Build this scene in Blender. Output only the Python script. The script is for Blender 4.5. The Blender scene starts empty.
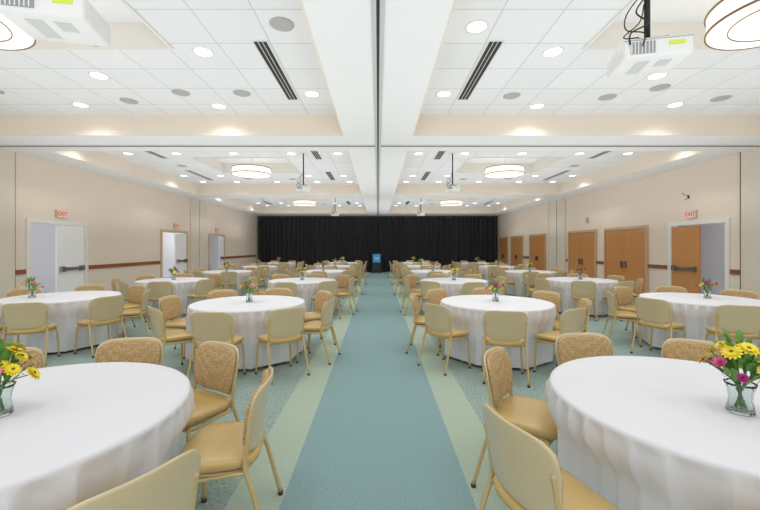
import bpy, math, random
from mathutils import Vector, Matrix
random.seed(4)
S=bpy.context.scene
C=S.collection
S.view_settings.view_transform='Standard'
UP_W=86; SPOT_W=42

def lin(c):
    return tuple(((x/255)/12.92 if x/255<=0.04045 else ((x/255+0.055)/1.055)**2.4) for x in c)+(1,)
def col(c):
    return lin(c)
# ---------------- materials
def mat(name,c,rough=.6,noise=0.06,nscale=20,bump=0,bscale=200,metal=0,emit=0,ecol=None,coat=0,trans=0,spec=None,bdist=.005):
    m=bpy.data.materials.new(name); m.use_nodes=True
    nt=m.node_tree; b=nt.nodes['Principled BSDF']
    c4=col(c)
    tc=nt.nodes.new('ShaderNodeTexCoord')
    if noise>0:
        n=nt.nodes.new('ShaderNodeTexNoise'); n.inputs['Scale'].default_value=nscale; n.inputs['Detail'].default_value=3
        nt.links.new(tc.outputs['Object'],n.inputs['Vector'])
        mx=nt.nodes.new('ShaderNodeMix'); mx.data_type='RGBA'
        mx.inputs[6].default_value=tuple(max(0,x*(1-noise)) for x in c4[:3])+(1,)
        mx.inputs[7].default_value=tuple(min(1,x*(1+noise)) for x in c4[:3])+(1,)
        nt.links.new(n.outputs['Fac'],mx.inputs[0]); nt.links.new(mx.outputs[2],b.inputs['Base Color'])
    else: b.inputs['Base Color'].default_value=c4
    b.inputs['Roughness'].default_value=rough; b.inputs['Metallic'].default_value=metal
    if emit:
        b.inputs['Emission Color'].default_value=col(ecol or c); b.inputs['Emission Strength'].default_value=emit
    if coat: b.inputs['Coat Weight'].default_value=coat; b.inputs['Coat Roughness'].default_value=.12
    if trans: b.inputs['Transmission Weight'].default_value=trans
    if spec is not None: b.inputs['Specular IOR Level'].default_value=spec
    if bump:
        n2=nt.nodes.new('ShaderNodeTexNoise'); n2.inputs['Scale'].default_value=bscale; n2.inputs['Detail'].default_value=2
        nt.links.new(tc.outputs['Object'],n2.inputs['Vector'])
        bp=nt.nodes.new('ShaderNodeBump'); bp.inputs['Strength'].default_value=bump; bp.inputs['Distance'].default_value=bdist
        nt.links.new(n2.outputs['Fac'],bp.inputs['Height']); nt.links.new(bp.outputs[0],b.inputs['Normal'])
    return m

M={}
M['paint_white']=mat('paint_white',(241,241,242),.8,.01,3)
M['recess']=mat('recess_shaded_white',(234,230,223),.8,.01,3)  # white recess sides, toned down to put soft shading into the colour
M['wall']=mat('wall_beige',(237,222,207),.8,.015,2)
M['fascia']=mat('fascia_beige',(234,222,207),.8,.01,2)
M['pocket']=mat('pocket_panel',(226,215,200),.7,.02,3)
M['wood']=mat('rail_wood',(150,84,44),.45,.2,8)
M['door_wood']=mat('door_wood',(205,144,86),.45,.06,5)
M['door_white']=mat('door_white',(250,250,251),.5,.02,4)
M['frame_white']=mat('frame_white',(238,235,230),.5,.02,4)
M['frame_tan']=mat('frame_tan',(208,176,140),.5,.03,4)
M['frame_pale']=mat('frame_pale_tan',(216,188,154),.5,.03,4)
M['steel']=mat('steel',(150,150,152),.3,.03,10,metal=.9)
M['dark']=mat('dark_slot',(34,34,36),.6,.1,10)
M['track']=mat('track_alu',(200,200,200),.5,.03,10)
M['corr']=mat('corridor_paint',(236,238,242),.8,.01,3)
M['cloth']=mat('table_linen',(226,226,230),.85,.015,5,bump=.5,bscale=5,bdist=.02)
M['vinyl']=mat('vinyl_tan',(203,172,110),.27,.06,9,bump=.1,bscale=300)
M['shell']=mat('plastic_tan',(206,188,148),.3,.03,9,coat=.8)
M['legm']=mat('frame_metal_tan',(204,178,124),.3,.03,9,metal=.1)
M['glide']=mat('glide',(60,50,40),.5,.1,9)
M['speaker']=mat('speaker_grille',(178,178,178),.6,.05,150)
M['light']=mat('lamp_lens',(255,252,244),.5,0,emit=4.0)
M['shade']=mat('drum_shade',(255,250,240),.7,.02,20,emit=.6,ecol=(255,248,238))
M['bronze']=mat('bronze',(140,112,84),.35,.1,20,metal=.2)
M['projw']=mat('projector_white',(228,228,227),.4,.01,10)
M['grey']=mat('projector_grey',(150,152,152),.5,.05,20)
M['black']=mat('black_part',(16,16,17),.5,.1,20)
M['label']=mat('sticker_green',(206,226,70),.6,.03,20)
M['glassl']=mat('lens_glass',(40,50,70),.08,0,coat=1)
M['glass']=mat('vase_glass',(232,242,240),.04,0,trans=1)
M['stem']=mat('stem_green',(98,138,62),.5,.2,60)
M['leaf']=mat('leaf_green',(96,148,60),.5,.35,30)
M['yel']=mat('petal_yellow',(250,222,50),.5,.12,40)
M['pink']=mat('petal_pink',(224,100,150),.5,.15,40)
M['lpink']=mat('petal_pale_pink',(234,146,176),.5,.12,40)
M['org']=mat('petal_orange',(250,190,50),.5,.12,40)
M['mag']=mat('petal_magenta',(176,50,130),.5,.15,40)
M['fcen']=mat('flower_centre',(130,108,34),.8,.3,200)
M['red']=mat('sign_red',(222,88,50),.5,0,emit=.3)
M['signw']=mat('sign_white',(242,234,226),.5,.01,5)
M['signrim']=mat('sign_rim',(206,184,164),.5,.01,5)
M['blue']=mat('panel_blue',(50,140,190),.4,.05,5,emit=.3)
M['lect']=mat('lectern_dark',(40,42,50),.45,.1,8)

# patterned fabric
def fabric():
    m=bpy.data.materials.new('patterned_fabric'); m.use_nodes=True; nt=m.node_tree; b=nt.nodes['Principled BSDF']
    tc=nt.nodes.new('ShaderNodeTexCoord'); v=nt.nodes.new('ShaderNodeTexVoronoi'); v.inputs['Scale'].default_value=62; v.inputs['Randomness'].default_value=.45
    nt.links.new(tc.outputs['Object'],v.inputs['Vector'])
    r=nt.nodes.new('ShaderNodeValToRGB'); e=r.color_ramp.elements
    e[0].position=.0; e[0].color=col((158,122,84)); e[1].position=.16; e[1].color=col((218,198,152))
    a=e.new(.34); a.color=col((210,188,140)); a=e.new(.44); a.color=col((166,128,88)); c=e.new(.6); c.color=col((190,160,112)); 
    nt.links.new(v.outputs['Distance'],r.inputs['Fac']); nt.links.new(r.outputs[0],b.inputs['Base Color']); b.inputs['Roughness'].default_value=.85
    return m
M['fabric']=fabric()
M['curtain']=mat('curtain_black',(34,34,39),.75,.2,4,bump=.2,bscale=300)

def tile_mat():
    m=bpy.data.materials.new('ceiling_tile'); m.use_nodes=True; nt=m.node_tree; b=nt.nodes['Principled BSDF']
    tc=nt.nodes.new('ShaderNodeTexCoord'); br=nt.nodes.new('ShaderNodeTexBrick')
    br.offset=0; br.squash=1
    br.inputs['Scale'].default_value=1; br.inputs['Brick Width'].default_value=.61; br.inputs['Row Height'].default_value=.61
    br.inputs['Mortar Size'].default_value=.008; br.inputs['Mortar Smooth'].default_value=.2
    br.inputs['Color1'].default_value=col((238,239,241)); br.inputs['Color2'].default_value=col((233,234,236)); br.inputs['Mortar'].default_value=col((207,207,208))
    nt.links.new(tc.outputs['Object'],br.inputs['Vector']); 
    n=nt.nodes.new('ShaderNodeTexNoise'); n.inputs['Scale'].default_value=120
    nt.links.new(tc.outputs['Object'],n.inputs['Vector'])
    bp=nt.nodes.new('ShaderNodeBump'); bp.inputs['Strength'].default_value=.1; bp.inputs['Distance'].default_value=.003
    nt.links.new(n.outputs['Fac'],bp.inputs['Height']); nt.links.new(bp.outputs[0],b.inputs['Normal'])
    nt.links.new(br.outputs['Color'],b.inputs['Base Color']); b.inputs['Roughness'].default_value=.9
    return m
M['tile']=tile_mat()

def carpet_mat():
    m=bpy.data.materials.new('carpet'); m.use_nodes=True; nt=m.node_tree; b=nt.nodes['Principled BSDF']; L=nt.links
    tc=nt.nodes.new('ShaderNodeTexCoord'); sx=nt.nodes.new('ShaderNodeSeparateXYZ'); L.new(tc.outputs['Object'],sx.inputs[0])
    ab=nt.nodes.new('ShaderNodeMath'); ab.operation='ABSOLUTE'; L.new(sx.outputs[0],ab.inputs[0])
    def gt(v):
        g=nt.nodes.new('ShaderNodeMath'); g.operation='GREATER_THAN'; g.inputs[1].default_value=v; L.new(ab.outputs[0],g.inputs[0]); return g
    def noise(s,d=3):
        n=nt.nodes.new('ShaderNodeTexNoise'); n.inputs['Scale'].default_value=s; n.inputs['Detail'].default_value=d; L.new(tc.outputs['Object'],n.inputs['Vector']); return n
    def ramp(src,stops):
        r=nt.nodes.new('ShaderNodeValToRGB'); e=r.color_ramp.elements
        e[0].position,e[0].color=stops[0][0],col(stops[0][1]); e[1].position,e[1].color=stops[-1][0],col(stops[-1][1])
        for p,c in stops[1:-1]:
            q=e.new(p); q.color=col(c)
        L.new(src,r.inputs[0]); return r
    def mix(f,a,c):
        x=nt.nodes.new('ShaderNodeMix'); x.data_type='RGBA'; L.new(f,x.inputs[0]); L.new(a,x.inputs[6]); L.new(c,x.inputs[7]); return x.outputs[2]
    nf=noise(110,2); npz=noise(38,2)
    teal=ramp(nf.outputs['Fac'],[(.3,(118,148,150)),(.7,(148,174,175))])
    pale=ramp(nf.outputs['Fac'],[(.3,(156,173,156)),(.7,(182,195,178))])
    pat=ramp(npz.outputs['Fac'],[(.36,(108,136,134)),(.44,(144,163,156)),(.53,(164,178,170)),(.60,(124,152,148)),(.66,(184,193,182))])
    fleck=ramp(nf.outputs['Fac'],[(.35,(126,147,142)),(.65,(170,185,178))])
    mm=nt.nodes.new('ShaderNodeMix'); mm.data_type='RGBA'; mm.inputs[0].default_value=.38; L.new(pat.outputs[0],mm.inputs[6]); L.new(fleck.outputs[0],mm.inputs[7])
    c1=mix(gt(.585).outputs[0],teal.outputs[0],pale.outputs[0])
    c2=mix(gt(.91).outputs[0],c1,mm.outputs[2])
    L.new(c2,b.inputs['Base Color']); b.inputs['Roughness'].default_value=.95; b.inputs['Specular IOR Level'].default_value=.15
    bp=nt.nodes.new('ShaderNodeBump'); bp.inputs['Strength'].default_value=.4; bp.inputs['Distance'].default_value=.004
    n5=noise(350,2); L.new(n5.outputs['Fac'],bp.inputs['Height']); L.new(bp.outputs[0],b.inputs['Normal'])
    return m
M['carpet']=carpet_mat()

# ---------------- geometry helpers : a piece = (verts, faces, matname, smooth)
def boxp(x0,x1,y0,y1,z0,z1,m,skip=()):
    v=[(x0,y0,z0),(x1,y0,z0),(x1,y1,z0),(x0,y1,z0),(x0,y0,z1),(x1,y0,z1),(x1,y1,z1),(x0,y1,z1)]
    f={'b':(0,3,2,1),'t':(4,5,6,7),'f':(0,1,5,4),'r':(1,2,6,5),'k':(2,3,7,6),'l':(3,0,4,7)}
    return (v,[f[k] for k in f if k not in skip],m,False)
def xf(p,fn):
    return ([tuple(fn(Vector(v))) for v in p[0]],p[1],p[2],p[3])
def mx(p,Mt): return xf(p,lambda v:Mt@v)
def tubep(pts,r,m,n=10,sub=6,flat=1.0):
    P=[Vector(p) for p in pts]
    if len(P)>2 and sub>1:
        Q=[]
        for i in range(len(P)-1):
            p0=P[max(i-1,0)];p1=P[i];p2=P[i+1];p3=P[min(i+2,len(P)-1)]
            for k in range(sub):
                t=k/sub
                Q.append(.5*((2*p1)+(-p0+p2)*t+(2*p0-5*p1+4*p2-p3)*t*t+(-p0+3*p1-3*p2+p3)*t**3))
        Q.append(P[-1]); P=Q
    V=[];F=[]
    up=Vector((0,0,1)); 
    t0=(P[1]-P[0]).normalized()
    a=t0.orthogonal().normalized() if abs(t0.z)>.9 else t0.cross(up).normalized()
    if abs(t0.z)>.9: a=(Vector((1,0,0))-t0*t0.x).normalized()
    for i,p in enumerate(P):
        t=(P[min(i+1,len(P)-1)]-P[max(i-1,0)]).normalized()
        a=(a-t*a.dot(t)).normalized(); b=t.cross(a)
        rr=r[i] if isinstance(r,(list,tuple)) else r
        for k in range(n):
            th=2*math.pi*k/n
            V.append(tuple(p+a*(rr*math.cos(th))+b*(rr*flat*math.sin(th))))
    for i in range(len(P)-1):
        for k in range(n):
            F.append((i*n+k,i*n+(k+1)%n,(i+1)*n+(k+1)%n,(i+1)*n+k))
    F.append(tuple(range(n-1,-1,-1))); o=(len(P)-1)*n; F.append(tuple(o+k for k in range(n)))
    return (V,F,m,True)
def lathep(prof,m,n=32,smooth=True,capb=False,capt=False,mod=None):
    V=[];F=[]
    for (r,z) in prof:
        for k in range(n):
            th=2*math.pi*k/n; rr=r*(mod(th,z) if mod else 1)
            V.append((rr*math.cos(th),rr*math.sin(th),z))
    for i in range(len(prof)-1):
        for k in range(n):
            F.append((i*n+k,i*n+(k+1)%n,(i+1)*n+(k+1)%n,(i+1)*n+k))
    if capb: F.append(tuple(range(n-1,-1,-1)))
    if capt: o=(len(prof)-1)*n; F.append(tuple(o+k for k in range(n)))
    return (V,F,m,smooth)
def padp(w,h,t,m,n=44,e=4.2,crown=.006):
    """rounded slab in local x(w) y(h) thickness z 0..t"""
    L=[(0.0,0),(.35,0),(.7,0),(.94,0),(.985,t*.12),(1,t*.4),(1,t*.65),(.985,t*.85),(.95,t*.97),(.8,t+crown*.5),(.55,t+crown*.85),(.28,t+crown)]
    V=[];F=[]
    def ring(s,z):
        o=len(V)
        for k in range(n):
            th=2*math.pi*k/n; c,sn=math.cos(th),math.sin(th)
            d=(abs(c)**e+abs(sn)**e)**(-1/e)
            V.append((w/2*s*c*d,h/2*s*sn*d,z))
        return o
    V.append((0,0,0)); c0=0
    rs=[ring(s,z) for s,z in L[1:]]
    V.append((0,0,t+crown*1.02)); c1=len(V)-1
    for k in range(n): F.append((c0,rs[0]+(k+1)%n,rs[0]+k))
    for i in range(len(rs)-1):
        for k in range(n): F.append((rs[i]+k,rs[i]+(k+1)%n,rs[i+1]+(k+1)%n,rs[i+1]+k))
    for k in range(n): F.append((rs[-1]+k,rs[-1]+(k+1)%n,c1))
    return (V,F,m,True)

def mesh(name,pieces):
    V=[];F=[];mi=[];sm=[];names=[]
    for (v,f,m,s) in pieces:
        o=len(V); V+=v
        if m not in names: names.append(m)
        k=names.index(m)
        for q in f: F.append(tuple(i+o for i in q)); mi.append(k); sm.append(s)
    me=bpy.data.meshes.new(name); me.from_pydata(V,[],F); 
    for n in names: me.materials.append(M[n])
    me.polygons.foreach_set('material_index',mi); me.polygons.foreach_set('use_smooth',sm); me.update()
    return me
def obj(name,me,loc=(0,0,0),rz=0,parent=None,**props):
    o=bpy.data.objects.new(name,me); o.location=loc; o.rotation_euler=(0,0,rz); C.objects.link(o)
    if parent: o.parent=parent
    for k,v in props.items(): o[k]=v
    return o
def struct(name,pieces,label,cat):
    return obj(name,mesh(name,pieces),kind='structure',label=label,category=cat)
def group_of(base,parts_,loc,rz=0,**props):
    e=obj(base,None,loc,rz,**props); e.empty_display_size=.1
    for p in parts_:
        c=obj(p[0],p[1],parent=e)
        if len(p)>2 and p[2]: c['label']=p[2]
    return e

# ---------------- room
WX=7.5; H=3.5; HC=3.87; YB=23.5; Y0=-1.0
floor=struct('floor',[boxp(-WX-.1,WX+.1,Y0,YB+.1,-.1,0,'carpet')],'patterned grey-green carpet with teal centre aisle and pale green borders','carpet')
HOLES={-1:[(8.05,9.6),(12.98,14.72),(16.63,18.27)],1:[(8.05,9.6)]}
def wall_side(s):
    a,b=(s*WX,s*(WX+.12)) if s>0 else (s*(WX+.12),s*WX)
    P=[];y=Y0
    for (o0,o1) in HOLES[s]:
        P.append(boxp(a,b,y,o0,0,H+.8,'wall')); P.append(boxp(a,b,o0,o1,2.1,H+.8,'wall')); y=o1
    P.append(boxp(a,b,y,YB,0,H+.8,'wall'))
    return P
struct('wall_left',wall_side(-1),'beige painted wall with double doors and wood chair rail','wall')
struct('wall_right',wall_side(1),'beige painted wall with wooden doors and chair rail','wall')
struct('wall_back',[boxp(-WX-.12,WX+.12,YB,YB+.12,0,H+.8,'wall')],'end wall hidden behind a black curtain','wall')

coffers=[(-.6,6.58),(7.6,13.9),(15.0,21.6)]
XI,XO=.6,6.7
cb=[]
cb.append(boxp(-XI,XI,Y0,YB,H,H+.1,'paint_white'))
for s in (-1,1):
    a,b=sorted((s*XO,s*WX)); cb.append(boxp(a,b,Y0,YB,H,H+.1,'paint_white'))
    a,b=sorted((s*XI,s*XO))
    ys=[Y0]+[v for c in coffers for v in c]+[YB]
    for i in range(0,len(ys),2): cb.append(boxp(a,b,ys[i],ys[i+1],H,H+.1,'paint_white'))
struct('ceiling',cb,'white painted soffit beams dividing the ceiling into coffers','ceiling')
cc=[];trims=[];RX=1.22;RY=1.0;RZ=4.15
for (c0,c1) in coffers:
    for s in (-1,1):
        a,b=sorted((s*XI,s*XO)); cx=s*3.6; cy=(c1-.05+c1-6.35)/2
        x0,x1,y0,y1=cx-RX,cx+RX,cy-RY,cy+RY
        cc+= [boxp(a,x0,c0,c1,HC,HC+.03,'tile'),boxp(x1,b,c0,c1,HC,HC+.03,'tile'),boxp(x0,x1,c0,y0,HC,HC+.03,'tile'),boxp(x0,x1,y1,c1,HC,HC+.03,'tile')]
        g=.002
        cc+= [boxp(x0-.02,x1+.02,y0-.02,y1+.02,RZ,RZ+.03,'paint_white'),
              boxp(x0+g,x0+.03,y0+g,y1-g,HC-.02,RZ+.01,'recess'),boxp(x1-.03,x1-g,y0+g,y1-g,HC-.02,RZ+.01,'recess'),
              boxp(x0+.03,x1-.03,y0+g,y0+.03,HC-.02,RZ+.01,'recess'),boxp(x0+.03,x1-.03,y1-.03,y1-g,HC-.02,RZ+.01,'recess')]
        t=[boxp(a,b,c1-.02,c1,H+.001,HC,'fascia'),boxp(a,b,c0,c0+.02,H+.001,HC,'fascia'),boxp(a,a+.02,c0+.02,c1-.02,H+.001,HC,'fascia'),boxp(b-.02,b,c0+.02,c1-.02,H+.001,HC,'fascia')]
        trims.append(t)
struct('ceiling_2',cc,'white acoustic tile ceiling in recessed coffers','ceiling')
n=1
for t in trims:
    struct('trim_%d'%n,t,'beige painted fascia around a ceiling coffer','trim'); n+=1
# partition tracks
struct('trim_%d'%n,[boxp(-.055,-.014,Y0,YB-.4,H-.012,H,'track'),boxp(.014,.055,Y0,YB-.4,H-.012,H,'track'),boxp(-.014,.014,Y0,YB-.4,H-.005,H,'dark')],'aluminium partition track with dark slot along ceiling','partition track'); n+=1
struct('trim_%d'%n,[boxp(-WX,-.06,7.16,7.2,H-.012,H,'track'),boxp(-WX,-.06,7.2,7.235,H-.014,H,'dark'),boxp(-WX,-.06,7.235,7.28,H-.012,H,'track'),
   boxp(.06,WX,7.16,7.2,H-.012,H,'track'),boxp(.06,WX,7.2,7.235,H-.014,H,'dark'),boxp(.06,WX,7.235,7.28,H-.012,H,'track')],'aluminium partition track with dark slot across ceiling','partition track'); n+=1
# pocket panels
for s in (-1,1):
    for (y0,y1) in ((5.6,7.72),(14.95,15.65),(15.68,16.38)):
        a,b=sorted((s*WX,s*(WX-.05)))
        p=[boxp(a,b,y0,y1-.02,0,H,'pocket'),boxp(a,b-.01 if s<0 else b,y1-.02,y1,0,H,'dark')]
        struct('trim_%d'%n,p,'beige partition pocket panel with dark vertical seam','wall panel'); n+=1
def rail(s,y0,y1):
    global n
    a,b=sorted((s*WX,s*(WX-.03)))
    struct('trim_%d'%n,[boxp(a,b,y0,y1,.98,1.075,'wood')],'brown wooden chair rail on beige wall','chair rail'); n+=1
for s,segs in ((-1,[(7.74,7.96),(9.72,12.88),(18.42,23.0)]),(1,[(7.74,7.96),(9.72,10.38),(12.38,12.83),(14.73,14.93),(18.48,19.33)])):
    for a,b in segs: rail(s,a,b)
dn=1
def leaf_piece(s,y0,y1,m,t=.04,inset=0.0):
    a,b=sorted((s*(WX+inset),s*(WX-t+inset)))
    return boxp(a,b,y0,y1,.01,2.05,m)
def panic(s,y0,y1,inset=0.0):
    X=lambda d:s*(WX+inset-d)
    return [boxp(*sorted((X(.04),X(.10))),y0+.08,y1-.08,1.0,1.06,'steel'),boxp(*sorted((X(.04),X(.12))),y0+.06,y0+.16,.97,1.09,'steel'),boxp(*sorted((X(.04),X(.12))),y1-.16,y1-.06,.97,1.09,'steel')]
for (s,y0,y1) in [(1,10.45,12.3),(1,12.9,14.65),(1,16.75,18.4),(1,19.4,21.0),(1,21.6,23.0)]:
    wm,fm=('door_wood','frame_tan')
    ym=(y0+y1)/2
    fr=[boxp(*sorted((s*WX,s*(WX-.06))),y0-.06,y0,0,2.16,fm),boxp(*sorted((s*WX,s*(WX-.06))),y1,y1+.06,0,2.16,fm),boxp(*sorted((s*WX,s*(WX-.06))),y0,y1,2.08,2.16,fm)]
    parts=[('door_frame',mesh('door_frame',fr))]
    for (a,b) in ((y0+.01,ym-.006),(ym+.006,y1-.01)):
        parts.append(('door_leaf',mesh('door_leaf',[leaf_piece(s,a,b,wm)])))
        parts.append(('door_handle',mesh('door_handle',[boxp(*sorted((s*(WX-.04),s*(WX-.09))),b-.12 if a<ym-.2 else a+.05,b-.06 if a<ym-.2 else a+.11,.92,1.12,'steel')])))
    group_of('door_%d'%dn,parts,(0,0,0),kind='structure',label='closed double doors, tan stained wood in a tan frame',category='door'); dn+=1
# open double doors
for s,o0,o1,la,lb,sty in ((-1,8.05,9.6,8.76,9.56,0),(1,8.05,9.6,8.76,9.56,0),(-1,12.98,14.72,13.88,14.68,1),(-1,16.63,18.27,17.75,18.23,1)):
    wm='door_white' if s<0 else 'door_wood'; fm='frame_white' if sty==0 else 'frame_pale'
    A,B=sorted((s*(WX-.03),s*(WX+.13)))
    fr=[boxp(A,B,o0-.07,o0+.03,0,2.17,fm),boxp(A,B,o1-.03,o1+.07,0,2.17,fm),boxp(A,B,o0+.03,o1-.03,2.08,2.17,fm)]
    parts=[('door_frame',mesh('door_frame',fr)),('door_leaf',mesh('door_leaf',[leaf_piece(s,la,lb,wm,.045,.04)])),('door_handle',mesh('door_handle',panic(s,la,lb,.04)),'steel panic bar')]
    c0,c1=sorted((s*(WX+.13),s*(WX+.93)))
    parts.append(('door_leaf',mesh('door_leaf',[boxp(c0,c1,o0+.03,o0+.075,.01,2.05,wm)])))
    group_of('door_%d'%dn,parts,(0,0,0),kind='structure',label='%s double doors with one leaf standing open to a bright corridor'%('white' if s<0 else 'tan wood'),category='door'); dn+=1
for s in (-1,1):
    x0,x1=sorted((s*(WX+.12),s*(WX+2.6)))
    far=s*(WX+2.6); ye=22.5 if s<0 else 13.5
    cp=[boxp(*sorted((far,far+s*.05)),6.5,ye,0,2.75,'corr'),boxp(x0,x1,6.45,6.5,0,2.75,'corr'),boxp(x0,x1,ye,ye+.05,0,2.75,'corr'),boxp(x0,x1,6.5,ye,2.7,2.75,'corr'),boxp(x0,x1,6.5,ye,-.05,0,'corr'),
        boxp(*sorted((far-s*.02,far)),6.5,ye,0,.1,'grey')]
    struct('wall_corridor_'+('left' if s<0 else 'right'),cp,'bright white corridor beyond the open door','wall')
    for y in ((9.0,14.2,18.6) if s<0 else (9.0,)):
        l=bpy.data.lights.new('corridor_light','POINT'); l.energy=34; l.shadow_soft_size=.1; l.color=(.97,.98,1)
        lo=bpy.data.objects.new('corridor_light',l); lo.location=(s*(WX+1.2),y,2.3); C.objects.link(lo)
# skirting
for s,segs in ((-1,[(7.74,7.96),(9.7,12.88),(18.4,23.2)]),(1,[(7.74,7.96),(9.7,10.38),(12.38,12.83),(18.5,19.3)])):
    a,b=sorted((s*WX,s*(WX-.015)))
    struct('baseboard_'+('left' if s<0 else 'right'),[boxp(a,b,p,q,0,.1,'grey') for p,q in segs],'grey rubber baseboard','baseboard')

# text mesh
def text_mesh(t,size,m):
    cu=bpy.data.curves.new('t','FONT'); cu.body=t; cu.size=size; cu.align_x='CENTER'; cu.align_y='CENTER'; cu.extrude=.002; cu.offset=.003
    o=bpy.data.objects.new('t',cu); C.objects.link(o); bpy.context.view_layer.update()
    me=bpy.data.meshes.new_from_object(o.evaluated_get(bpy.context.evaluated_depsgraph_get())); bpy.data.objects.remove(o)
    me.materials.clear(); me.materials.append(M[m]); return me
tm=text_mesh('EXIT',.138,'red')
sign=mesh('exit_sign_housing',[boxp(-.148,.148,.006,.05,-.09,.09,'signrim'),boxp(-.138,.138,0,.006,-.08,.08,'signw')])
for (s,y,z) in ((-1,8.85,2.33),(1,8.95,2.33),(-1,17.4,2.34),(-1,13.9,2.34)):
    rz=math.radians(90) if s<0 else math.radians(-90)
    e=obj('exit_sign',None,(s*(WX-.052),y,z),rz,label='white EXIT sign with red letters above a door',category='exit sign',group='exit signs')
    obj('sign_housing',sign,parent=e)
    o=obj('sign_lettering',tm,(0,-.004,0),parent=e); o.rotation_euler=(math.radians(90),0,0)

wb=mesh('wall_bracket',[boxp(-.02,0,-.02,.02,-.04,.04,'dark'),tubep([(-.02,0,.03),(-.14,0,.07),(-.17,-.05,.12)],.006,'dark'),tubep([(-.02,0,-.03),(-.1,0,-.08)],.006,'dark')])
obj('wall_bracket',wb,(WX,9.05,2.76),label='small dark metal bracket on the beige wall',category='wall bracket')
th=mesh('wall_speaker',[boxp(-.05,0,-.06,.06,-.09,.09,'speaker')])
obj('wall_speaker',th,(WX,13.4,2.5),label='small grey box mounted high on the beige wall',category='speaker')

# curtain
def curtain(x0,x1,z1):
    V=[];F=[];nx=int((x1-x0)*55);zs=[0.02,.5,1.2,2.2,3.0,z1]
    ph=random.random()*6
    for j,z in enumerate(zs):
        a=.05*(1-.25*z/z1)
        for i in range(nx+1):
            x=x0+(x1-x0)*i/nx
            y=a*math.sin(x*24+1.3*math.sin(x*3.1+ph)+.15*z)+.02*math.sin(x*7.3+ph)
            V.append((x,y,z))
    for j in range(len(zs)-1):
        for i in range(nx):
            k=j*(nx+1)+i; F.append((k,k+1,k+nx+2,k+nx+1))
    return (V,F,'curtain',True)
xs=[-7.4,-3.75,0,3.75,7.4]
for i in range(4):
    obj('stage_curtain',mesh('stage_curtain',[curtain(xs[i]+.005,xs[i+1]-.005,3.4)]),(0,23.25,0),label='tall black pleated drape hanging across the end wall',category='curtain',group='black stage drapes')
obj('curtain_rod',mesh('curtain_rod',[tubep([(-7.45,0,0),(7.45,0,0)],.02,'black')]),(0,23.25,3.43),label='black rod carrying the stage drapes',category='curtain rod')

# ---------------- ceiling fixtures
dl_ring=mesh('light_trim',[lathep([(.098,-.004),(.112,-.012),(.122,-.006),(.124,0)],'projw',28)])
dl_lens=mesh('light_lens',[lathep([(.099,-.004),(.05,-.008),(.0005,-.009)],'light',28)])
spk=mesh('ceiling_speaker',[lathep([(.0005,-.012),(.1,-.012),(.105,-.014),(.125,-.008),(.127,0)],'speaker',28)])
def downlight(x,y,spot=True,z=HC):
    e=group_of('recessed_downlight',[('light_trim',dl_ring),('light_lens',dl_lens)],(x,y,z),label='round recessed downlight glowing in white ceiling tile',category='ceiling light',group='recessed downlights')
    if spot:
        l=bpy.data.lights.new('downlight_lamp','SPOT'); l.energy=SPOT_W; l.spot_size=2.5; l.spot_blend=.9; l.shadow_soft_size=.08; l.color=(1,.985,.965)
        o=bpy.data.objects.new('downlight_lamp',l); C.objects.link(o); o.location=(0,0,-.02); o.parent=e
def speaker(x,y):
    obj('ceiling_speaker',spk,(x,y,HC),label='round grey perforated speaker grille in ceiling tile',category='speaker',group='ceiling speakers')
for s in (-1,1):
    for x,y in ((1.0,5.68),(2.08,4.46),(3.78,5.08),(2.62,6.18),(4.85,6.12),(6.1,5.0),(5.6,2.6),(1.3,1.2),(3.6,1.0)):
        downlight(s*x,y)
downlight(1.04,3.95)
speaker(-1.0,3.9)
for x,y in ((-2.05,5.65),(-2.96,5.63),(-3.95,5.95),(-5.7,5.55),(2.05,5.75),(3.55,5.8),(4.1,5.45),(5.35,5.85)): speaker(x,y)
for c0,ys in ((7.6,(8.2,9.3,12.2,13.3)),(15.0,(15.7,16.9,19.8,21.0))):
    for s in (-1,1):
        for j,y in enumerate(ys):
            for i,x in enumerate((1.0,2.15,3.58,5.0,6.2)):
                downlight(s*(x+(.0 if j%2 else .12)),y,(i+j)%2==0)
        speaker(s*2.9,c0+1.1); speaker(s*4.4,c0+1.15); speaker(s*2.9,c0+5.2); speaker(s*4.4,c0+5.1); speaker(s*5.6,c0+3.1)
def slot(x,y0,y1):
    L=y1-y0
    p=[boxp(-.09,-.075,0,L,-.012,0,'projw'),boxp(.075,.09,0,L,-.012,0,'projw'),boxp(-.075,.075,0,.015,-.012,0,'projw'),boxp(-.075,.075,L-.015,L,-.012,0,'projw')]
    p+=[boxp(-.075,.075,.015,L-.015,-.004,0,'dark')]+[boxp(a,a+.006,.015,L-.015,-.012,-.004,'projw') for a in (-.028,.022)]
    obj('linear_air_diffuser',mesh('linear_air_diffuser',p),(x,y0,HC),label='long black slot air diffuser set in white ceiling',category='air vent',group='linear air diffusers')
for s in (-1,1):
    slot(s*1.33,4.2,5.9)
    for c0 in (7.6,15.0):
        slot(s*1.55,c0+.7,c0+2.3); slot(s*1.55,c0+3.9,c0+5.4); slot(s*5.55,c0+.5,c0+2.2); slot(s*5.75,c0+3.7,c0+5.4)
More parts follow.
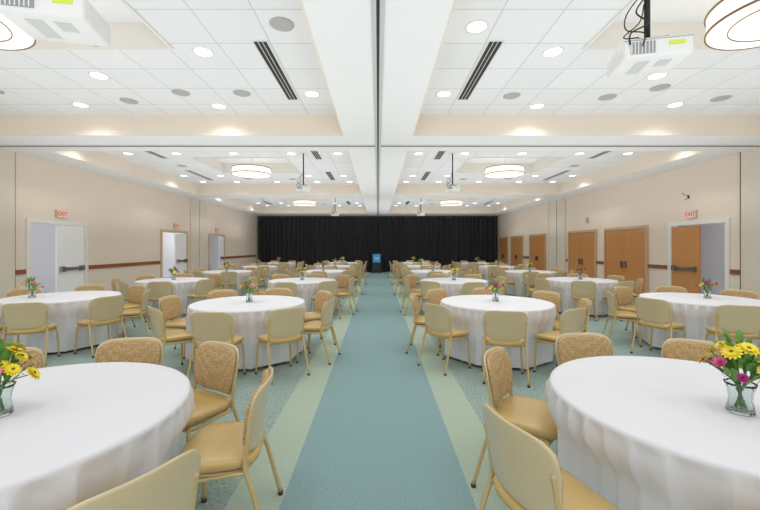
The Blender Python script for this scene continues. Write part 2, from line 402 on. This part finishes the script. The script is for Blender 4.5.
# drum fixtures
def torus_band(r,z0,z1,t,m): return lathep([(r,z0),(r+t,z0),(r+t,z1),(r,z1),(r,z0)],m,64,False)
DR=.53
drum=[('lamp_shade',mesh('lamp_shade',[lathep([(DR,0),(DR,.18)],'shade',64)]),'white glowing fabric drum shade'),
 ('lamp_diffuser',mesh('lamp_diffuser',[lathep([(.0005,-.0),(.4,.0),(DR,.01)],'shade',64)]),'white glowing bottom diffuser'),
 ('lamp_ring',mesh('lamp_ring',[torus_band(DR+.004,-.006,.014,.012,'bronze'),torus_band(DR+.004,.166,.184,.012,'bronze'),torus_band(.37,-.010,-.001,.008,'bronze')]),'thin bronze metal rings'),
 ('lamp_stem',mesh('lamp_stem',[tubep([(0,0,.02),(0,0,.54)],.012,'projw'),lathep([(.0005,.51),(.07,.515),(.07,.54),(.0005,.54)],'projw',24)])) ]
for (c0,c1) in coffers:
    cy=(c1-.05+c1-6.35)/2
    for s in (-1,1):
        e=group_of('drum_pendant_light',drum,(s*((3.82 if s<0 else 3.66) if c0<0 else 3.6),cy,3.61),label='large round drum pendant light with bronze rings and glowing shade',category='pendant light',group='drum pendant lights')
        l=bpy.data.lights.new('fill_uplight','AREA'); l.shape='RECTANGLE'; l.size=6.4; l.size_y=6.6; l.energy=UP_W; l.color=(.975,.985,1)  # added fill without a fixture, facing up to brighten the ceiling
        o=bpy.data.objects.new('fill_uplight',l); o.location=(s*3.4,cy,1.9); o.rotation_euler=(math.pi,0,0); C.objects.link(o)

# projectors
def rbox(x0,x1,y0,y1,z0,z1,m,bev=.02):
    import bmesh
    bm=bmesh.new(); bmesh.ops.create_cube(bm,size=1)
    for v in bm.verts: v.co=Vector(((x0+x1)/2+v.co.x*(x1-x0),(y0+y1)/2+v.co.y*(y1-y0),(z0+z1)/2+v.co.z*(z1-z0)))
    bmesh.ops.bevel(bm,geom=bm.edges[:],offset=bev,segments=3,affect='EDGES',profile=.5)
    bm.verts.index_update()
    p=([tuple(v.co) for v in bm.verts],[tuple(v.index for v in f.verts) for f in bm.faces],m,True); bm.free(); return p
def proj_parts(zc,sc=1.0):
    H2=(HC-zc)/sc
    body=[rbox(-.2,.2,-.15,.15,-.065,.065,'projw'),boxp(-.16,-.02,-.156,-.148,-.04,.035,'grey')]+[boxp(-.16+.02*i,-.155+.02*i,-.16,-.15,-.04,.035,'projw') for i in range(7)]
    body+=[boxp(-.1,-.02,-.09,.09,-.067,-.064,'track'),boxp(.03,.11,-.09,.0,-.067,-.064,'track'),boxp(-.198,.198,-.1515,-.149,.046,.05,'grey')]
    lens=[mx(lathep([(.0005,.015),(.04,.02),(.048,.03),(.053,.0),(.052,-.02)],'grey',28),Matrix.Translation((.1,.15,0))@Matrix.Rotation(-math.pi/2,4,'X')),
          mx(lathep([(.0005,.022),(.036,.02)],'glassl',28),Matrix.Translation((.1,.15,0))@Matrix.Rotation(-math.pi/2,4,'X'))]
    mount=[boxp(-.08,.08,-.08,.08,.085,.095,'grey'),tubep([(-.08,-.08,.09),(-.1,-.1,.06)],.008,'black'),tubep([(.08,-.08,.09),(.1,-.1,.06)],.008,'black'),tubep([(-.08,.08,.09),(-.1,.1,.06)],.008,'black'),tubep([(.08,.08,.09),(.1,.1,.06)],.008,'black'),
       tubep([(0,0,.09),(0,0,H2-.01)],.018,'black',14),boxp(-.09,.09,-.09,.09,H2-.012,H2,'projw')]
    cab=[tubep([(-.02,-.02,.4),(-.1,-.08,.27),(-.04,-.1,.18),(-.15,-.13,.11),(-.17,-.165,.02)],.005,'black'),tubep([(-.02,0,.45),(-.13,-.02,.3),(-.16,-.08,.16),(-.08,-.15,.09),(-.1,-.17,.0)],.004,'black'),tubep([(-.02,0,.36),(-.08,-.08,.2),(-.16,-.04,.13),(-.12,-.16,.06)],.004,'black')]
    lab=[boxp(.06,.15,-.1535,-.1495,.0,.026,'label')]
    r=[('projector_body',body,None),('projector_lens',lens,'dark glass projector lens'),('ceiling_mount',mount,'black pole mount'),('cable',cab,'black looping cables'),('sticker',lab,'small yellow-green sticker')]
    return [(a,mesh(a,[xf(p,lambda v:v*sc) for p in b]),c) for a,b,c in r]
def projector(x,y,z,rz,sc=1.0,pp=None):
    group_of('ceiling_projector',pp or proj_parts(z,sc),(x,y,z),math.radians(rz),label='white projector hanging from ceiling on a black pole',category='projector',group='ceiling projectors')
projector(1.83,2.55,2.84,-12,1.0); projector(-1.95,2.28,2.94,12,1.12)
for y,z,X in ((9.3,3.0,1.85),(16.6,3.0,1.9)):
    pp=proj_parts(z,.88)
    for s in (-1,1): projector(s*X,y,z,-6*s,1,pp)

# ---------------- chair
def chair_parts():
    seat=xf(padp(.47,.43,.05,'vinyl',crown=.014,e=4.0),lambda v:Vector((v.x*(1+.06*(v.y/.2)),v.y,v.z+.42-.022*max(0,v.y/.215)**3+.012*(v.x/.235)**2)))
    pan=xf(padp(.43,.39,.018,'shell',crown=0,e=4.0),lambda v:Vector((v.x,v.y,v.z+.403-.018*max(0,v.y/.215)**3)))
    def bend(off):
        def f(v):
            h=v.y+.17
            w=.9+.1*min(1,h/.2)
            x=v.x*w
            return Vector((x,-.200-.13*h-.10*h*h+ .9*x*x + (v.z+off),.49+h))
        return f
    shell=xf(padp(.485,.345,.016,'shell',crown=0,e=4.8,n=72),bend(-.016))
    cush=xf(padp(.455,.315,.026,'fabric',crown=.006,e=4.8,n=72),bend(.0))
    legs=[]
    for s in (-1,1):
        legs.append([tubep([(s*.19,.13,.408),(s*.212,.155,.36),(s*.232,.165,.02)],.0125,'legm',10,5),lathep([(.0005,0),(.016,0),(.016,.02),(.0005,.022)],'glide',10)])
        legs[-1][1]=mx(legs[-1][1],Matrix.Translation((s*.232,.166,0)))
        legs.append([tubep([(s*.238,-.285,.02),(s*.232,-.21,.30),(s*.224,-.168,.43),(s*.218,-.168,.51),(s*.218,-.186,.63),(s*.218,-.202,.71)],.0125,'legm',10,5),mx(lathep([(.0005,0),(.016,0),(.016,.02),(.0005,.022)],'glide',10),Matrix.Translation((s*.238,-.286,0)))])
    fr=[tubep([(-.222,-.165,.415),(-.215,.0,.398),(-.205,.15,.39),(0,.165,.39),(.205,.15,.39),(.215,.0,.398),(.222,-.165,.415)],.01,'legm',8,4),tubep([(-.222,-.168,.43),(.222,-.168,.43)],.01,'legm',8,1)]
    return seat,pan,shell,cush,legs,fr
seat,pan,shell,cush,legs,fr=chair_parts()
chair_def=[('seat',mesh('seat',[seat,pan]),'padded tan vinyl seat'),('backrest',mesh('backrest',[shell]),'curved tan plastic back shell'),('back_cushion',mesh('back_cushion',[cush]),'patterned tan fabric back pad'),('seat_frame',mesh('seat_frame',fr))]+[('leg',mesh('leg',l)) for l in legs]
chair_far=mesh('banquet_chair',[seat,pan,shell,cush]+fr+[p for l in legs for p in l])
def chair(tx,ty,ang,R,far,yaw=0,lab=None):
    a=math.radians(ang); x=tx+R*math.cos(a); y=ty+R*math.sin(a)
    rz=a+math.pi/2+math.radians(yaw)
    pr=dict(label=lab,category='chair',group='stacking chairs around the round tables')
    if far: obj('banquet_chair',chair_far,(x,y,0),rz,**pr)
    else: group_of('banquet_chair',chair_def,(x,y,0),rz,**pr)

# ---------------- table
def cloth_mesh(seed,angs,lim=.715):
    rnd=random.Random(seed); n=420; ZT=.765
    k1=rnd.choice([17,18,19]); p1,p2,p3=[rnd.random()*6.28 for _ in range(3)]
    A=[math.radians(a) for a in angs]
    def fold(th):
        a=math.sin(k1*th+p1+1.1*math.sin(3*th+p2)+.7*math.sin(5*th+p3))
        b=math.sin(37*th+p3+1.6*math.sin(2*th+p1))
        return (1-abs(a)**.6)*1.5-.45+.22*b+.2*math.sin(4*th+p2)
    prof=[(.0005,0),(.25,0),(.5,0),(.7,0),(.755,-.001),(.771,-.004),(.779,-.012),(.781,-.025)]
    V=[];F=[]
    for r,dz in prof:
        for k in range(n):
            th=2*math.pi*k/n; V.append((r*math.cos(th),r*math.sin(th),ZT+dz))
    hs=[.05,.08,.12,.18,.24,.28,.35,.45,.55,.65,.73]
    for h in hs:
        t=h/.73
        for k in range(n):
            th=2*math.pi*k/n; r=.778-.004*t+ (.010+.054*t**.6)*fold(th)
            r=max(r,.772-.07*t)
            dm=min(abs((th-a+math.pi)%(2*math.pi)-math.pi) for a in A)
            dd=math.degrees(dm)
            hw=min(1,max(0,(h-.14)/.12))
            if dd<26:
                cap=lim/math.cos(dm)+.014*(fold(th)-.7)
                wgt=1 if dd<20.5 else (26-dd)/5.5
                wgt*=hw
                r=r*(1-wgt)+min(r,cap)*wgt
            V.append((r*math.cos(th),r*math.sin(th),ZT-h))
    m=len(prof)+len(hs)
    for i in range(m-1):
        for k in range(n): F.append((i*n+k,(i+1)*n+k,(i+1)*n+(k+1)%n,i*n+(k+1)%n))
    return mesh('tablecloth',[(V,F,'cloth',True)])
gcloths=[cloth_mesh(i,[45*k for k in range(8)]) for i in range(4)]
ttop=mesh('table_top',[lathep([(.0005,.735),(.765,.735),(.77,.748),(.765,.76),(.0005,.76)],'door_wood',48)])
tleg=mesh('table_base',[lathep([(.0005,0),(.3,.0),(.3,.03),(.06,.06),(.04,.1),(.04,.7),(.2,.734),(.0005,.734)],'steel',24)])

# ---------------- flowers
def petal(L,w,cup,m):
    ts=[0,.25,.55,.8,1]; ws=[.25,.75,1,.8,.25]
    V=[];F=[]
    for t,q in zip(ts,ws):
        z=cup*math.sin(t*math.pi*.5)*L-.15*L*t*t
        for u in (-1,0,1): V.append((u*w/2*q,t*L,z+abs(u)*.08*w))
    for i in range(4):
        for j in range(2): k=i*3+j; F.append((k,k+1,k+4,k+3))
    return (V,F,m,True)
def daisy(r,m,npet=13,double=True):
    P=[]
    for i in range(npet): P.append(mx(petal(r,r*.42,.15,m),Matrix.Rotation(2*math.pi*i/npet,4,'Z')))
    if double:
        for i in range(npet): P.append(mx(petal(r*.72,r*.34,.4,m),Matrix.Translation((0,0,.003))@Matrix.Rotation(2*math.pi*(i+.5)/npet,4,'Z')))
    P.append(lathep([(r*.24,.0),(r*.22,.006),(r*.12,.011),(.0003,.012)],'fcen',12))
    return P
def rose(r,m):
    P=[]
    for ring,(rr,cup,nn) in enumerate(((1,.5,6),(.85,.9,6),(.65,1.4,5),(.42,2.2,4))):
        for i in range(nn): P.append(mx(petal(r*rr,r*1.0*rr,cup,m),Matrix.Rotation(2*math.pi*(i+.37*ring)/nn,4,'Z')@Matrix.Translation((0,r*.02,0))))
    return P
def leafp(L,w): return petal(L,w,.5,'leaf')
def flower_def(seed,kinds,nf=10,scale=1.0,nleaf=46,fr_=1.0):
    rnd=random.Random(seed)
    parts=[]
    flt=lambda th,z:1+.06*abs(math.cos(7*th+z*30))
    ov=[(.0005,.0),(.040,.0),(.044,.006),(.040,.03),(.035,.055),(.038,.085),(.046,.112),(.050,.122)]
    iv=[(.047,.122),(.042,.11),(.034,.085),(.031,.055),(.035,.03),(.037,.012),(.0005,.01)]
    parts.append(('vase',[lathep(ov+iv,'glass',56,mod=flt)]))
    fol=[]; stems=[]; fls=[]
    for i in range(nf):
        a=2*math.pi*(i*.382)+rnd.random()*.4; rad=.022+.095*math.sqrt((i+.3)/nf)
        h=.27-.9*(rad**2)*8+rnd.uniform(-.035,.035)
        top=Vector((rad*math.cos(a),rad*math.sin(a),h)); base=Vector((-.018*math.cos(a),-.018*math.sin(a),.018)); neck=Vector((.018*math.cos(a),.018*math.sin(a),.12))
        stems.append([tubep([base,neck,top],.0024,'stem',6,5)])
        kind,m=kinds[i%len(kinds)]
        r=(.031 if kind=='d' else .022)*rnd.uniform(.8,1.25)*fr_
        P=daisy(r,m) if kind=='d' else rose(r,m)
        d=Vector((math.cos(a)*rad*10,math.sin(a)*rad*10,.8)).normalized()
        q=Vector((0,0,1)).rotation_difference(d).to_matrix().to_4x4()
        fls.append([mx(p,Matrix.Translation(top)@q) for p in P])
    for i in range(nleaf):
        a=rnd.random()*6.28; el=rnd.uniform(.0,1.3); L=rnd.uniform(.04,.08)
        b=Vector((.03*math.cos(a),.03*math.sin(a),.115+rnd.random()*.12))
        Mt=Matrix.Translation(b)@Matrix.Rotation(a-math.pi/2,4,'Z')@Matrix.Rotation(el,4,'X')@Matrix.Translation((0,.02,0))
        fol.append(mx(leafp(L,L*.34),Mt))
    for s in stems: parts.append(('stem',s))
    for f in fls: parts.append(('flower',f))
    parts.append(('foliage',fol))
    return [(n_,[xf(p,lambda v:v*scale) for p in ps]) for n_,ps in parts]
K1=[('d','yel'),('d','yel'),('r','pink'),('d','yel'),('d','yel'),('r','mag'),('d','yel'),('d','org'),('r','lpink')]
K2=[('r','lpink'),('d','yel'),('r','pink'),('d','yel'),('d','yel'),('r','lpink'),('d','yel'),('d','yel')]
K3=[('r','pink'),('d','pink'),('r','mag'),('d','yel')]
K4=[('d','yel'),('d','yel'),('r','lpink')]
fdefs=[flower_def(11,K2,17,1.15,70),flower_def(5,K1,18,1.16,90),flower_def(7,K4,9,1.05,46,1.2),flower_def(9,K3,9,1.05,46,1.2)]
fparts=[[(a,mesh(a,b)) for a,b in fd] for fd in fdefs]
ffar=[mesh('flower_arrangement',[p for a,b in fd for p in b]) for fd in fdefs]
FL=['yellow and pale pink flowers with greenery in a fluted glass vase','yellow daisies with small pink blooms in a fluted glass vase','small yellow daisy bouquet in a glass vase','pink and magenta bouquet in a glass vase']

tables=[
 (-1.77,1.80,[98,59,17,-31,137,180,225,-78],0,0,(.0,-.05)),
 ( 1.75,1.95,[93,52,146,197,10,-35,242,-78],0,1,(-.03,-.17)),
 (-1.84,5.36,[-91,-50,-8,38,85,130,175,-135],0,2,(0,0)),
 ( 1.70,5.42,[-102,-57,-14,32,80,125,168,-146],0,3,(0,0)),
 (-5.05,6.0,[-68,-25,20,65,110,155,200,-112],0,2,(-.3,-.2)),
 ( 4.95,5.75,[-112,-66,-22,25,70,115,160,-157],0,3,(.1,0)),
]
NR={(0,2):.95,(1,3):1.02,(1,2):.92,(0,3):.94}
YAW={(0,2):-9}
rr=random.Random(3)
for y in (8.9,12.3,15.7,19.0):
    for s in (-1,1):
        o=rr.uniform(-10,10); tables.append((s*1.8,y+rr.uniform(-.06,.06),o,0 if y<9 else 1,rr.choice([2,3]),(0,0)))
for y in (9.05,12.1,15.3,18.5):
    for s in (-1,1):
        o=rr.uniform(-10,10)+20; tables.append((s*4.9,y+rr.uniform(-.06,.06),o,0 if y<9.5 else 1,rr.choice([2,3]),(0,0)))
for i,(tx,ty,angs,far,fi,fo) in enumerate(tables):
    if isinstance(angs,list):
        rz=0; cl=cloth_mesh(20+i,angs,.695 if i<2 else .715); near=i<2
    else:
        rz=math.radians(angs); cl=gcloths[i%4]; angs=[angs+45*k for k in range(8)]; near=False
    group_of('round_banquet_table',[('tablecloth',cl,'white floor-length linen tablecloth'),('table_top',ttop),('table_base',tleg)],(tx,ty,0),rz,label='round banquet table draped in a white floor-length tablecloth',category='table',group='round banquet tables')
    for j,a in enumerate(angs):
        lab='tan vinyl stacking chair with patterned back pad at white round table'
        R=NR.get((i,j),.93) if near else .955+rr.uniform(0,.05)
        chair(tx,ty,a,R,far,YAW.get((i,j),rr.uniform(-2.5,2.5)),lab)
    p=dict(label=FL[fi],category='flowers',group='table centrepieces')
    frz=rr.random()*6.28
    if i<6: group_of('flower_arrangement',fparts[fi],(tx+fo[0],ty+fo[1],.7665),frz,**p)
    else: obj('flower_arrangement',ffar[fi],(tx,ty,.7665),frz,**p)

# lectern
lp=[('lectern_body',mesh('lectern_body',[([(-.28,-.2,0),(.28,-.2,0),(.28,.2,0),(-.28,.2,0),(-.24,-.16,1.05),(.24,-.16,1.05),(.24,.18,1.05),(-.24,.18,1.05)],boxp(0,1,0,1,0,1,'lect')[1],'lect',False),boxp(-.34,.34,-.26,.26,0,.04,'lect')])),
    ('lectern_top',mesh('lectern_top',[([(-.34,-.24,1.16),(.34,-.24,1.16),(.34,.24,1.05),(-.34,.24,1.05),(-.34,-.24,1.2),(.34,-.24,1.2),(.34,.24,1.09),(-.34,.24,1.09)],boxp(0,1,0,1,0,1,'lect')[1],'lect',False)])),
    ('lectern_panel',mesh('lectern_panel',[boxp(-.23,.23,-.235,-.215,.62,1.12,'blue'),boxp(-.14,.14,-.24,-.235,.88,.93,'signw'),boxp(-.11,.11,-.24,-.235,.8,.84,'signw')]),'bright blue front panel with white lines'),
    ('microphone',mesh('microphone',[tubep([(0,.1,1.12),(0,.05,1.3),(0,.15,1.42)],.008,'black'),lathep([(.0005,1.4),(.02,1.41),(.02,1.45),(.0005,1.46)],'black',12)]))]
group_of('lectern',lp,(-.08,22.75,0),0,label='dark lectern with bright blue front panel before black drapes',category='lectern')

# ---------------- world, camera
w=bpy.data.worlds.new('w'); S.world=w; w.use_nodes=True
w.node_tree.nodes['Background'].inputs[0].default_value=(.97,.985,1,1); w.node_tree.nodes['Background'].inputs[1].default_value=1.2
cam=bpy.data.cameras.new('camera'); co=bpy.data.objects.new('camera',cam); C.objects.link(co); S.camera=co
co.location=(0,0,1.55); co.rotation_euler=(math.pi/2,0,0); cam.sensor_width=36; cam.lens=36*375/760; cam.shift_x=2/760; cam.shift_y=-8/760; cam.clip_start=.02
